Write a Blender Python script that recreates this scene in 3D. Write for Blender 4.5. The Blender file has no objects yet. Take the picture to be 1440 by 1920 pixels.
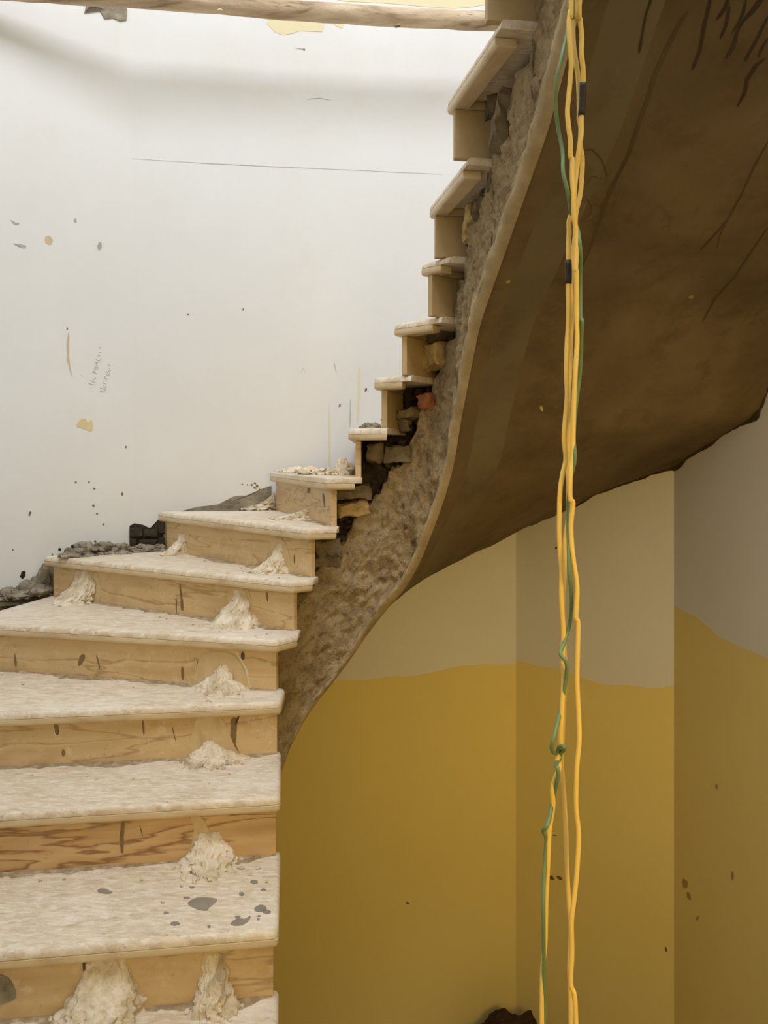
import bpy, bmesh, math, random
from mathutils import Vector, Matrix, noise
from mathutils.bvhtree import BVHTree

R = random.Random(7)
SC = bpy.context.scene
COL = SC.collection
EYE = 1.614            # eye height above the lower landing
FPX, UC, VH = 1450.0, 720.0, 850.0

# ------------------------------------------------------------------ camera, world, lights, exposure
cam = bpy.data.cameras.new('camera')
cam.sensor_fit = 'HORIZONTAL'
cam.sensor_width = 36.0
cam.lens = 36.0 * FPX / 1440.0
cam.shift_y = -(960.0 - VH) / 1440.0
cam.clip_start = 0.02
camo = bpy.data.objects.new('camera', cam)
camo.location = (0, 0, EYE)
camo.rotation_euler = (math.pi / 2, 0, 0)
COL.objects.link(camo)
SC.camera = camo

world = bpy.data.worlds.new('sky')
SC.world = world
world.use_nodes = True
wn = world.node_tree.nodes
wn['Background'].inputs[0].default_value = (0.76, 0.86, 0.97, 1)
wn['Background'].inputs[1].default_value = 0.7


def area(name, loc, target, sx, sy, power, col):
    l = bpy.data.lights.new(name, 'AREA')
    l.shape = 'RECTANGLE'
    l.size, l.size_y = sx, sy
    l.energy = power
    l.color = col
    o = bpy.data.objects.new(name, l)
    o.location = loc
    o.rotation_euler = (Vector(target) - Vector(loc)).to_track_quat('-Z', 'Y').to_euler()
    COL.objects.link(o)
    return o


# daylight entering the stairwell through the roof light above the well
area('roof_daylight', (-0.1, 0.5, EYE + 4.9), (-0.25, 3.3, EYE + 0.2), 1.9, 1.9, 178, (0.81, 0.86, 0.955))
# unseen warm fill light added behind the camera to tint the shaded well
lp = bpy.data.lights.new('added_warm_fill', 'AREA')
lp.shape = 'DISK'
lp.size = 0.8
lp.energy = 7.8
lp.spread = math.radians(68)
lp.color = (1.0, 0.66, 0.19)
lo = bpy.data.objects.new('added_warm_fill', lp)
lo.location = (0.9, -1.0, EYE + 0.3)
lo.rotation_euler = (Vector((0.8, 3.3, EYE - 1.35)) - Vector(lo.location)).to_track_quat('-Z', 'Y').to_euler()
COL.objects.link(lo)

SC.view_settings.view_transform = 'Standard'
SC.view_settings.look = 'None'
SC.view_settings.gamma = 1.0
SC.view_settings.use_curve_mapping = False
SC.view_settings.exposure = 0.0
SC.cycles.max_bounces = 10
SC.cycles.diffuse_bounces = 7


# ------------------------------------------------------------------ helpers
def lin(c):
    def f(x):
        x /= 255.0
        return x / 12.92 if x <= 0.04045 else ((x + 0.055) / 1.055) ** 2.4
    return (f(c[0]), f(c[1]), f(c[2]), 1.0)


def px(u, v, y):
    """point seen at picture position u, v at depth y (used to measure real positions)"""
    return Vector(((u - UC) * y / FPX, y, EYE + (VH - v) * y / FPX))


def ray(u, v):
    return Vector(((u - UC) / FPX, 1.0, (VH - v) / FPX))


EYEP = Vector((0, 0, EYE))


def px_plane(u, v, p0, n):
    d = ray(u, v)
    k = (Vector(p0) - EYEP).dot(n) / d.dot(n)
    return EYEP + d * k


def px_z(u, v, z):
    d = ray(u, v)
    return EYEP + d * ((z - EYE) / d.z)


def mesh(name, verts, faces, mat=None, parent=None, smooth=False, mats=None, midx=None):
    me = bpy.data.meshes.new(name)
    me.from_pydata([tuple(v) for v in verts], [], faces)
    for m in (mats or ([mat] if mat else [])):
        me.materials.append(m)
    if midx:
        me.polygons.foreach_set('material_index', midx)
    if smooth:
        me.polygons.foreach_set('use_smooth', [True] * len(me.polygons))
    me.update()
    return link(name, me, parent)


def link(name, me, parent=None):
    o = bpy.data.objects.new(name, me)
    COL.objects.link(o)
    if parent is not None:
        o.parent = parent
        p, off = parent, Vector((0, 0, 0))
        while p is not None:
            off += p.location
            p = p.parent
        o.location = -off
    return o


def bm_obj(name, bm, mat, parent=None, smooth=False):
    me = bpy.data.meshes.new(name)
    bm.to_mesh(me)
    bm.free()
    me.materials.append(mat)
    if smooth:
        me.polygons.foreach_set('use_smooth', [True] * len(me.polygons))
    return link(name, me, parent)


def thing(name, label, cat, loc, group=None):
    o = bpy.data.objects.new(name, None)
    o.empty_display_size = 0.1
    COL.objects.link(o)
    o.location = loc
    return tag(o, label, cat, group)


def tag(o, label, cat, group=None):
    o['label'] = label
    o['category'] = cat
    if group:
        o['group'] = group
    return o


def structure(o):
    o['kind'] = 'structure'
    return o


def n3(p, f, oct=4):
    return noise.fractal(Vector(p) * f, 0.9, 2.0, oct)


def recenter(o):
    """put the origin of a single-mesh thing at the middle of its base"""
    vs = [v.co for v in o.data.vertices]
    c = Vector(((min(v.x for v in vs) + max(v.x for v in vs)) / 2, (min(v.y for v in vs) + max(v.y for v in vs)) / 2, min(v.z for v in vs)))
    o.data.transform(Matrix.Translation(-c))
    o.location = o.location + c
    return o


# ------------------------------------------------------------------ materials
def mk(name, stops, scale=4.0, detail=8.0, rough=0.8, bump=0.2, bscale=60.0, stretch=(1, 1, 1), rot=(0, 0, 0),
       distort=0.0, spec=0.3, second=None, bdist=0.004, nrough=0.6):
    """procedural surface: noise -> colour ramp, optional second patchy layer (colour, scale, lo, hi, amount), noise bump"""
    m = bpy.data.materials.new(name)
    m.use_nodes = True
    nt = m.node_tree
    N, L = nt.nodes, nt.links
    b = N['Principled BSDF']
    b.inputs['Roughness'].default_value = rough
    b.inputs['Specular IOR Level'].default_value = spec
    tc = N.new('ShaderNodeTexCoord')
    mp = N.new('ShaderNodeMapping')
    mp.inputs['Scale'].default_value = stretch
    mp.inputs['Rotation'].default_value = rot
    L.new(tc.outputs['Object'], mp.inputs['Vector'])
    no = N.new('ShaderNodeTexNoise')
    no.inputs['Scale'].default_value = scale
    no.inputs['Detail'].default_value = detail
    no.inputs['Roughness'].default_value = nrough
    no.inputs['Distortion'].default_value = distort
    L.new(mp.outputs['Vector'], no.inputs['Vector'])
    cr = N.new('ShaderNodeValToRGB')
    els = cr.color_ramp.elements
    while len(els) < len(stops):
        els.new(0.5)
    for e, (p, c) in zip(els, stops):
        e.position = p
        e.color = lin(c)
    L.new(no.outputs['Fac'], cr.inputs['Fac'])
    colour = cr.outputs['Color']
    for layer in (second or []):
        c, sc, lo, hi, amt = layer[:5]
        n2 = N.new('ShaderNodeTexNoise')
        n2.inputs['Scale'].default_value = sc
        n2.inputs['Detail'].default_value = 6
        n2.inputs['Roughness'].default_value = 0.65
        if len(layer) > 5:
            m2 = N.new('ShaderNodeMapping')
            m2.inputs['Scale'].default_value = layer[5]
            L.new(tc.outputs['Object'], m2.inputs['Vector'])
            L.new(m2.outputs['Vector'], n2.inputs['Vector'])
        else:
            L.new(tc.outputs['Object'], n2.inputs['Vector'])
        mr = N.new('ShaderNodeMapRange')
        mr.inputs['From Min'].default_value = lo
        mr.inputs['From Max'].default_value = hi
        mr.inputs['To Max'].default_value = amt
        L.new(n2.outputs['Fac'], mr.inputs['Value'])
        mx = N.new('ShaderNodeMix')
        mx.data_type = 'RGBA'
        L.new(mr.outputs['Result'], mx.inputs['Factor'])
        L.new(colour, mx.inputs['A'])
        mx.inputs['B'].default_value = lin(c)
        colour = mx.outputs['Result']
    L.new(colour, b.inputs['Base Color'])
    if bump:
        nb = N.new('ShaderNodeTexNoise')
        nb.inputs['Scale'].default_value = bscale
        nb.inputs['Detail'].default_value = 8
        nb.inputs['Roughness'].default_value = 0.65
        L.new(tc.outputs['Object'], nb.inputs['Vector'])
        bp = N.new('ShaderNodeBump')
        bp.inputs['Strength'].default_value = bump
        bp.inputs['Distance'].default_value = bdist
        L.new(nb.outputs['Fac'], bp.inputs['Height'])
        L.new(bp.outputs['Normal'], b.inputs['Normal'])
    m['colour_socket'] = ''
    return m


M_WHITE = mk('white_wall_paint', [(0.3, (226, 224, 219)), (0.7, (232, 231, 227))], 1.3, rough=0.85, bump=0.12, bscale=35, bdist=0.003, spec=0.2,
             second=[((222, 215, 200), 2.2, 0.55, 0.75, 0.35)])
M_OCHRE = mk('ochre_wall_paint', [(0.3, (234, 216, 140)), (0.7, (240, 222, 148))], 1.1, rough=0.8, bump=0.12, bscale=35, bdist=0.003, spec=0.2)
M_CREAM = mk('cream_paint_patch', [(0.3, (226, 214, 172)), (0.7, (232, 221, 182))], 3, rough=0.8, bump=0.1, spec=0.2)
M_OCHRE_LINE = mk('thin_ochre_wash', [(0.3, (214, 196, 142)), (0.7, (222, 205, 155))], 3, rough=0.8, bump=0, spec=0.2)
M_TREAD = mk('dusty_marble_tread', [(0.26, (168, 146, 116)), (0.40, (200, 182, 154)), (0.55, (216, 201, 176)), (0.75, (226, 214, 194))], 14, rough=0.5,
             bump=0.22, bscale=110, stretch=(1, 3.4, 1), rot=(0, 0, 0.10), distort=0.4, spec=0.4, nrough=0.74,
             second=[((238, 231, 218), 30, 0.48, 0.64, 0.6, (1, 3.2, 1)), ((238, 231, 219), 2.2, 0.50, 0.66, 0.45), ((148, 130, 102), 60, 0.60, 0.68, 0.6, (1, 2.6, 1)), ((190, 166, 130), 3.5, 0.58, 0.76, 0.4)])
M_STRIP = mk('marble_edge_strip', [(0.3, (186, 162, 124)), (0.5, (208, 188, 152)), (0.7, (218, 202, 170))], 5, rough=0.4, bump=0.08, bscale=70,
             stretch=(1, 1, 3), distort=1.0, spec=0.4)
M_RISER = mk('beige_marble_riser', [(0.25, (186, 156, 112)), (0.40, (206, 180, 136)), (0.485, (202, 174, 129)), (0.5, (172, 142, 98)), (0.52, (206, 180, 136)), (0.62, (190, 160, 114)), (0.75, (212, 186, 144))],
             1.5, detail=4, rough=0.4, bump=0.15, bscale=60, stretch=(1.0, 1.0, 6.5), rot=(0.0, 0.24, 0.0), distort=0.25, spec=0.4, nrough=0.5,
             second=[((222, 206, 174), 26, 0.56, 0.70, 0.55), ((156, 128, 90), 55, 0.60, 0.70, 0.5), ((170, 140, 96), 9, 0.56, 0.70, 0.4)])
M_RISER_VEIN = mk('veined_marble_riser', [(0.30, (186, 150, 104)), (0.40, (204, 172, 124)), (0.425, (138, 100, 62)), (0.44, (196, 160, 112)), (0.49, (208, 176, 130)), (0.505, (140, 102, 64)), (0.52, (192, 156, 108)),
                  (0.57, (206, 174, 126)), (0.585, (150, 112, 72)), (0.61, (200, 166, 118)), (0.7, (184, 148, 100))],
                  1.1, detail=5, rough=0.36, bump=0.1, bscale=60, stretch=(1.0, 1.0, 8.5), rot=(0.0, 0.16, 0.0), distort=0.2, spec=0.4, nrough=0.5,
                  second=[((160, 128, 86), 55, 0.60, 0.70, 0.4)])
M_RISER_BACK = mk('marble_back_mesh', [(0.3, (172, 150, 110)), (0.7, (192, 168, 126))], 6, rough=0.7, bump=0.3, bscale=120)
M_CONC = mk('rough_concrete', [(0.25, (126, 106, 76)), (0.42, (170, 148, 112)), (0.58, (200, 178, 140)), (0.8, (164, 142, 106))], 16, rough=0.95, bump=1.0,
            bscale=110, bdist=0.015, spec=0.15, nrough=0.7, second=[((214, 194, 158), 6, 0.55, 0.68, 0.55), ((96, 80, 56), 40, 0.58, 0.68, 0.65)])
M_LIP = mk('pale_plaster_arris', [(0.3, (150, 133, 103)), (0.6, (184, 166, 133)), (0.8, (166, 149, 117))], 9, rough=0.9, bump=0.6, bscale=80, bdist=0.006,
           spec=0.15)
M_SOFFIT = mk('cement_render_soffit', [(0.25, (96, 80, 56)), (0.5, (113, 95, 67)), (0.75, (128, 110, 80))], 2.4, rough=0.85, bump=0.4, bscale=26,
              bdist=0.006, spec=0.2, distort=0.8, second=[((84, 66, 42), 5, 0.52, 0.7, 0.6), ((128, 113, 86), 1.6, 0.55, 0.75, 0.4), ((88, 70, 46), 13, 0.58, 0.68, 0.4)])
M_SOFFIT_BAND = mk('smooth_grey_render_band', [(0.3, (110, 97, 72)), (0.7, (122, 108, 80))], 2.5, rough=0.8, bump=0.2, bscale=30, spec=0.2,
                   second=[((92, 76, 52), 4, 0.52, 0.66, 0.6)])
M_STAIN = mk('damp_drip_stain', [(0.3, (58, 44, 26)), (0.7, (70, 54, 33))], 9, rough=0.7, bump=0, spec=0.3)
M_STAIN2 = mk('faint_damp_stain', [(0.3, (84, 68, 45)), (0.7, (97, 80, 54))], 12, rough=0.8, bump=0, spec=0.2)
M_MORTAR = mk('shade_darkened_mortar', [(0.25, (44, 36, 26)), (0.5, (68, 57, 43)), (0.75, (96, 82, 63))], 14, rough=0.8, bump=1.0, bscale=45, bdist=0.02, spec=0.35,  # mortar colour darkened to put the deep shade of the recesses into it
              second=[((132, 116, 92), 20, 0.64, 0.72, 0.5)])
M_GREY = mk('grey_cement_mortar', [(0.25, (104, 95, 80)), (0.5, (148, 138, 120)), (0.75, (180, 169, 148))], 18, rough=0.95, bump=0.8, bscale=80, bdist=0.01, spec=0.15)
M_BRICK_P = mk('pale_brick', [(0.3, (160, 136, 88)), (0.6, (196, 172, 120)), (0.8, (176, 150, 100))], 18, rough=0.9, bump=0.6, bscale=80, bdist=0.008, spec=0.15)
M_BRICK_D = mk('mortar_smeared_brick', [(0.3, (98, 87, 70)), (0.6, (144, 130, 107)), (0.8, (118, 105, 84))], 18, rough=0.9, bump=0.8, bscale=70, bdist=0.01, spec=0.15)
M_BRICK_R = mk('red_brick', [(0.3, (146, 92, 66)), (0.7, (168, 112, 84))], 15, rough=0.9, bump=0.5, bscale=80, bdist=0.008, spec=0.15)
M_DAB = mk('gypsum_dab', [(0.25, (150, 132, 104)), (0.42, (206, 190, 160)), (0.6, (234, 222, 200)), (0.8, (180, 160, 128))], 16, rough=0.9, bump=0.6, bscale=70,
           bdist=0.01, spec=0.15, stretch=(1, 1, 0.5), distort=1.0)
M_SPLASH = mk('grey_splash', [(0.3, (132, 122, 106)), (0.7, (150, 140, 124))], 20, rough=0.6, bump=0.1)
M_SEAM = mk('brown_riser_stain', [(0.3, (112, 92, 60)), (0.7, (136, 112, 76))], 30, rough=0.7, bump=0)
M_DARK = mk('black_pit', [(0.3, (40, 32, 24)), (0.7, (58, 48, 36))], 30, rough=0.8, bump=0)
M_WOOD = mk('weathered_pole_wood', [(0.30, (120, 98, 76)), (0.42, (184, 160, 130)), (0.58, (216, 196, 166)), (0.75, (178, 150, 120))], 9, rough=0.85, bump=0.8,
            bscale=30, bdist=0.008, stretch=(0.18, 1.6, 1.6), distort=0.4, spec=0.2, second=[((84, 66, 48), 12, 0.60, 0.66, 0.8, (0.12, 2.5, 2.5))])
M_CY = mk('yellow_cable_sheath', [(0.3, (226, 190, 94)), (0.7, (236, 202, 110))], 20, rough=0.45, bump=0.05, spec=0.4)
M_CP = mk('dusty_yellow_cable_sheath', [(0.3, (214, 182, 104)), (0.7, (228, 196, 118))], 20, rough=0.55, bump=0.05, spec=0.3)
M_CG = mk('green_cable_sheath', [(0.3, (92, 120, 84)), (0.7, (116, 140, 100))], 20, rough=0.5, bump=0.05, spec=0.35)
M_TAPE = mk('black_insulating_tape', [(0.3, (34, 30, 26)), (0.7, (58, 50, 44))], 30, rough=0.5, bump=0.3)
M_SOIL = mk('dark_soil', [(0.3, (52, 34, 20)), (0.7, (80, 56, 34))], 30, rough=0.95, bump=0.8, bscale=50, bdist=0.02)
M_FLOOR = mk('dusty_concrete_floor', [(0.3, (150, 128, 90)), (0.7, (176, 152, 110))], 4, rough=0.9, bump=0.3)
M_PENCIL = mk('pencil_grey', [(0.3, (176, 172, 162)), (0.7, (188, 184, 174))], 50, rough=0.7, bump=0)
M_SCUFF = mk('brown_scuff', [(0.3, (200, 180, 148)), (0.7, (208, 188, 158))], 30, rough=0.8, bump=0)
M_SCUFFG = mk('grey_scuff', [(0.3, (168, 164, 156)), (0.7, (186, 182, 172))], 30, rough=0.8, bump=0)
M_WALLDIRT = mk('brown_wall_dirt', [(0.3, (168, 146, 92)), (0.7, (182, 160, 104))], 30, rough=0.8, bump=0)
M_SMEAR = mk('plaster_smear', [(0.3, (186, 160, 116)), (0.5, (204, 182, 142)), (0.7, (196, 170, 126))], 14, rough=0.8, bump=0.6, bscale=60, stretch=(1, 1, 0.5))
M_PIT = mk('dark_brown_stain', [(0.3, (84, 68, 46)), (0.7, (104, 86, 60))], 30, rough=0.8, bump=0)
M_DIRT = mk('grey_brown_dirt', [(0.3, (132, 114, 86)), (0.5, (164, 146, 116)), (0.7, (196, 180, 152))], 40, rough=0.95, bump=0.6, bscale=120, bdist=0.006, spec=0.1)
M_CEIL = mk('white_ceiling_paint', [(0.3, (214, 208, 194)), (0.7, (222, 216, 204))], 2, rough=0.9, bump=0.1)


# ------------------------------------------------------------------ plan of the stairwell (x right, y away from the landing)
W = [Vector(p) for p in ((-0.91, -2.4), (-1.65, 3.2), (-1.12, 3.45), (0.64, 3.75), (1.2, 3.2), (1.94, -2.4))]
ZB, ZT = EYE - 3.0, EYE + 4.6


def wall_hit(p, d):
    """first wall of the well met from plan point p in direction d -> (distance, wall index)"""
    best = (9.0, 0)
    for i in range(len(W)):
        a, b = W[i], W[(i + 1) % len(W)]
        e = b - a
        den = d.x * e.y - d.y * e.x
        if abs(den) < 1e-9:
            continue
        q = a - p
        k = (q.x * e.y - q.y * e.x) / den
        t = (q.x * d.y - q.y * d.x) / den
        if k > 1e-4 and -0.001 <= t <= 1.001 and k < best[0]:
            best = (k, i)
    return best


def build_wall(name, i, line):
    """one facet of the well, white above and ochre below a wavering paint line; line = [(fraction, z above eye), ...]"""
    a, b = W[i], W[(i + 1) % len(W)]
    L = (b - a).length
    n = max(24, int(L / 0.02)) if len(line) > 1 else 2
    vs, fs, mi = [], [], []
    for c in range(n + 1):
        t = c / n
        p = a.lerp(b, t)
        z = line[0][1]
        for (t0, z0), (t1, z1) in zip(line, line[1:]):
            if t0 <= t <= t1:
                k = (t - t0) / (t1 - t0)
                z = z0 + (z1 - z0) * k
        if t > line[-1][0]:
            z = line[-1][1]
        z += 0.012 * n3((p.x, p.y, 3.3), 6.0) if n > 2 else 0
        z += EYE
        vs += [(p.x, p.y, ZB), (p.x, p.y, z), (p.x, p.y, ZT)]
    for c in range(n):
        k = 3 * c
        fs += [(k, k + 3, k + 4, k + 1), (k + 1, k + 4, k + 5, k + 2)]
        mi += [1, 0]
    return structure(mesh(name, vs, fs, mats=[M_WHITE, M_OCHRE], midx=mi))


wall_side_left = build_wall('wall_left', 0, [(0, -0.85), (1, -1.18)])
wall_L = build_wall('wall_back_left', 1, [(0, -1.2), (1, -1.15)])
wall_B = build_wall('wall_back', 2, [(0, -1.1), (0.60, -1.06), (0.70, -1.055), (0.85, -1.015), (1, -1.02)])
wall_C = build_wall('wall_back_right', 3, [(0, -1.0), (0.3, -1.0), (0.55, -1.02), (0.85, -1.0), (1, -0.97)])
wall_R = build_wall('wall_right', 4, [(0, -0.635), (0.03, -0.64), (0.06, -0.68), (0.11, -0.685), (0.2, -0.75), (1, 0.2)])
wall_F = build_wall('wall_front', 5, [(0, 1.2)])


def wplane(i):
    a, b = W[i], W[(i + 1) % len(W)]
    e = (b - a).normalized()
    n = Vector((e.y, -e.x, 0))
    p = Vector((a.x, a.y, 0))
    if n.dot(Vector((0, 1, 0)) - p) < 0:
        n = -n
    return p, n


# floors: the landing the camera stands on (L shaped beside the flight) and the lower storey's floor; ceiling with roof light
def prism(name, poly, z0, z1, mat, parent=None):
    bm = bmesh.new()
    lo = [bm.verts.new((p[0], p[1], z0)) for p in poly]
    hi = [bm.verts.new((p[0], p[1], z1)) for p in poly]
    k = len(poly)
    bm.faces.new(lo)
    bm.faces.new(hi)
    for j in range(k):
        bm.faces.new((lo[j], lo[(j + 1) % k], hi[(j + 1) % k], hi[j]))
    bmesh.ops.recalc_face_normals(bm, faces=bm.faces)
    return bm_obj(name, bm, mat, parent)


structure(prism('floor', [(-0.95, -2.39), (1.93, -2.39), (1.58, 0.55), (-0.10, 0.55), (-0.19, 1.15), (-1.37, 1.15)], -0.16, 0.0, M_FLOOR))
structure(prism('floor', [(-0.95, -2.39), (1.93, -2.39), (1.25, 3.2), (0.66, 3.77), (-1.12, 3.47), (-1.67, 3.2)], ZB - 0.1, ZB, M_FLOOR))
ceil_v = [(-1.8, -2.5, ZT), (2.1, -2.5, ZT), (2.1, 3.9, ZT), (-1.8, 3.9, ZT), (-1.3, -0.6, ZT), (1.1, -0.6, ZT), (1.1, 1.7, ZT), (-1.3, 1.7, ZT)]
structure(mesh('ceiling', ceil_v, [(0, 1, 5, 4), (1, 2, 6, 5), (2, 3, 7, 6), (3, 0, 4, 7)], M_CEIL))

# ------------------------------------------------------------------ stair geometry
RISE, C0, RC = 0.17, Vector((-0.09, 2.45)), 0.30
DL = Vector((-0.13, 0.9915))        # walking direction of the lower flight
A0 = math.radians(187.5)
ARC = RC * math.pi


def core(s):
    """inner face of the stair core at arc length s: plan point and direction out of the well"""
    if s < 0:
        o = Vector((math.cos(A0), math.sin(A0)))
        return C0 + o * RC + DL * s, o
    if s > ARC:
        o = Vector((math.cos(A0 - math.pi), math.sin(A0 - math.pi)))
        return C0 + o * RC - DL * (s - ARC), o
    a = A0 - s / RC
    o = Vector((math.cos(a), math.sin(a)))
    return C0 + o * RC, o


def interp(tab, x):
    if x <= tab[0][0]:
        (a, b), (c, d) = tab[0], tab[1]
    elif x >= tab[-1][0]:
        (a, b), (c, d) = tab[-2], tab[-1]
    else:
        for (a, b), (c, d) in zip(tab, tab[1:]):
            if a <= x <= c:
                break
    return b + (d - b) * (x - a) / (c - a)


ZBOT = [(-1.0, -1.92), (-0.63, -1.72), (0.0, -1.42), (0.154, -1.26), (0.222, -1.085), (0.311, -0.963), (0.468, -0.776), (0.563, -0.606), (0.693, -0.446),
        (0.814, -0.198), (0.929, 0.0), (0.981, 0.085), (1.10, 0.215), (1.23, 0.365), (1.82, 0.69), (1.99, 0.845), (2.6, 1.20)]


def zbot(s):
    return EYE + sum(interp(ZBOT, s + d) for d in (-0.05, -0.025, 0, 0.025, 0.05)) / 5


TH = [(-0.5, 0.30), (0.15, 0.42), (0.35, 0.47), (0.5, 0.45), (0.7, 0.50), (0.86, 0.46), (0.95, 0.41), (1.2, 0.38), (1.8, 0.38), (2.4, 0.36)]

# inner front corner of every tread, and the direction its nosing runs towards the outer wall
F = {-1: (-0.166, 1.196), 0: (-0.205, 1.493), 1: (-0.244, 1.79), 2: (-0.281, 2.10), 3: (-0.317, 2.38), 4: (-0.341, 2.46), 5: (-0.304, 2.56),
     6: (-0.26, 2.622), 7: (-0.201, 2.66), 8: (-0.124, 2.68), 9: (-0.036, 2.61), 10: (0.03, 2.54), 11: (0.113, 2.425), 12: (0.139, 2.395),
     13: (0.166, 2.05), 14: (0.205, 1.715), 15: (0.24, 1.40), 16: (0.275, 1.09)}
F = {k: Vector(v) for k, v in F.items()}
BI = {3: (-0.322, 2.51), 4: (-0.283, 2.53), 5: (-0.24, 2.605), 6: (-0.163, 2.66), 7: (-0.100, 2.672), 9: (0.088, 2.52), 10: (0.178, 2.40),
      11: (0.196, 2.335), 12: (0.214, 2.0), 13: (0.251, 1.665), 14: (0.283, 1.35), 15: (0.313, 1.04)}
PHI = {4: 167, 5: 150, 6: 134, 7: 111, 8: 91, 9: 74, 10: 56, 11: 34}
NT = list(range(-1, 16))


def zt(n):
    return EYE - 0.084 + RISE * (n - 7)


def odir(n):
    a = math.radians(PHI.get(n, 187.5 if n < 4 else 7.5))
    return Vector((math.cos(a), math.sin(a)))


def gdir(n):            # going: direction one climbs over tread n
    d = odir(n)
    return Vector((d.y, -d.x))


GAP = {5: 0.13, 6: 0.12, 4: 0.10, 7: 0.08}
SET = 0.025

stair = thing('staircase', 'curving half-turn staircase of beige marble treads on a raw concrete and brick core', 'staircase', (-0.75, 1.2, 0.0))


def tread_poly(n):
    f, d = F[n], odir(n)
    k, _ = wall_hit(f, d)
    o = f + d * (k - GAP.get(n, 0.05))
    g2, d2 = gdir(n + 1), odir(n + 1)
    bm = F[n + 1] + g2 * 0.048
    bi = Vector(BI[n]) if n in BI else None
    if bi is not None and (bi - F[n + 1]).dot(g2) >= 0.047:
        bm = None
    back = bm if bm is not None else bi
    k2, _ = wall_hit(back, d2)
    bo = back + d2 * (k2 - GAP.get(n, 0.05))
    return [f, o, bo] + ([bm] if bm is not None else []) + ([bi] if bi is not None else [])


def slab(poly, z0, z1, round_top, round_bot, r, nround):
    """prism with the edges poly[-1]->poly[0] and poly[0]->poly[1] rounded"""
    bm = bmesh.new()
    lo = [bm.verts.new((p.x, p.y, z0)) for p in poly]
    hi = [bm.verts.new((p.x, p.y, z1)) for p in poly]
    k = len(poly)
    bm.faces.new(lo)
    bm.faces.new(hi)
    for j in range(k):
        bm.faces.new((lo[j], lo[(j + 1) % k], hi[(j + 1) % k], hi[j]))
    bmesh.ops.recalc_face_normals(bm, faces=bm.faces)
    ring = hi if round_top else lo
    ed = [e for e in bm.edges if set(e.verts) in ({ring[0], ring[1]}, {ring[0], ring[k - 1]})]
    ed += [e for e in bm.edges if set(e.verts) == {lo[0], hi[0]}]
    bmesh.ops.bevel(bm, geom=ed, offset=r, segments=4, profile=0.5, affect='EDGES', clamp_overlap=True)
    other = [e for e in bm.edges if len(e.link_faces) == 2 and e.calc_face_angle(0) > 0.9]
    bmesh.ops.bevel(bm, geom=other, offset=0.0012, segments=1, affect='EDGES', clamp_overlap=True)
    return bm


treads, risers = {}, {}
for n in NT:
    poly = tread_poly(n)
    f, o, bi = poly[0], poly[1], poly[-1]
    t = bm_obj('tread', slab(poly, zt(n) - 0.0205, zt(n), True, False, 0.014, 4), M_TREAD, stair)
    for p in t.data.polygons:
        p.use_smooth = True
    t.data.set_sharp_from_angle(angle=0.6)
    treads[n] = t
    w = 0.05
    fo, fi = (o - f).normalized(), (bi - f).normalized()
    g = gdir(n)
    back = bi - fi * (0.035 if n >= 9 else 0.0)
    ins = fo if n < 12 else odir(n)
    inner = [f, o, o + g * w, f + g * w + ins * w, back + ins * w, back]
    if n in (8, 9, 10, 11):
        inner = [f, o, o + g * w, f + g * w * 0.9 + ins * w, back + ins * w * 0.9, back]
    s = bm_obj('edge_strip', slab(inner, zt(n) - 0.042, zt(n) - 0.0212, False, True, 0.010, 3), M_STRIP, t)
    for p in s.data.polygons:
        p.use_smooth = True
    s.data.set_sharp_from_angle(angle=0.6)

for n in range(0, 17):
    f, d, g = F[n], odir(n), gdir(n)
    a = f + g * SET + d * 0.012
    k, _ = wall_hit(a, d)
    b = a + d * (k - GAP.get(n, 0.05) - 0.01)
    poly = [a, b, b + g * 0.02, a + g * 0.02]
    bm = bmesh.new()
    z0, z1 = zt(n - 1), zt(n) - 0.0425
    lo = [bm.verts.new((p.x, p.y, z0)) for p in poly]
    hi = [bm.verts.new((p.x, p.y, z1)) for p in poly]
    bm.faces.new(lo)
    bm.faces.new(hi)
    for j in range(4):
        bm.faces.new((lo[j], lo[(j + 1) % 4], hi[(j + 1) % 4], hi[j]))
    bmesh.ops.recalc_face_normals(bm, faces=bm.faces)
    bmesh.ops.bevel(bm, geom=list(bm.edges), offset=0.0015, segments=1, affect='EDGES')
    r = bm_obj('riser', bm, M_RISER_VEIN if n == 2 else (M_RISER if n < 9 else M_RISER_BACK), stair)
    risers[n] = (r, Vector((a.x, a.y, 0)), Vector((-g.x, -g.y, 0)))


# --- arc position of each riser line on the core
def s_of_line(p, d, lo, hi):
    best, bs = 9, lo
    k = 400
    for j in range(k + 1):
        s = lo + (hi - lo) * j / k
        q, _ = core(s)
        e = q - p
        if e.dot(d) < -0.02:
            continue
        dist = abs(e.x * d.y - e.y * d.x)
        if dist < best:
            best, bs = dist, s
    return bs


S = {}
prev = -1.4
for n in range(-1, 17):
    p = F[n] + gdir(n) * (SET + 0.02)
    s = s_of_line(p, odir(n), -1.4, 2.6)
    S[n] = max(s, prev + 0.03)
    prev = S[n]


def tread_at(s):
    m = -2
    for n in sorted(S):
        if s >= S[n]:
            m = n
    return m


def zwaist(s):
    z = zbot(s) + interp(TH, s) + 0.05 * n3((s, 0, 0), 7) + 0.03 * n3((s, 5, 0), 25)
    return min(z, zt(max(tread_at(s), -1)) - 0.046)


def outer_pt(s):
    p, o = core(s)
    k, i = wall_hit(p, o)
    return p + o * k, i


DZ = [(-0.3, 0.0), (0.2, 0.02), (0.5, 0.05), (0.65, 0.10), (0.75, 0.13), (1.0, 0.11), (1.5, 0.02)]

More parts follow.
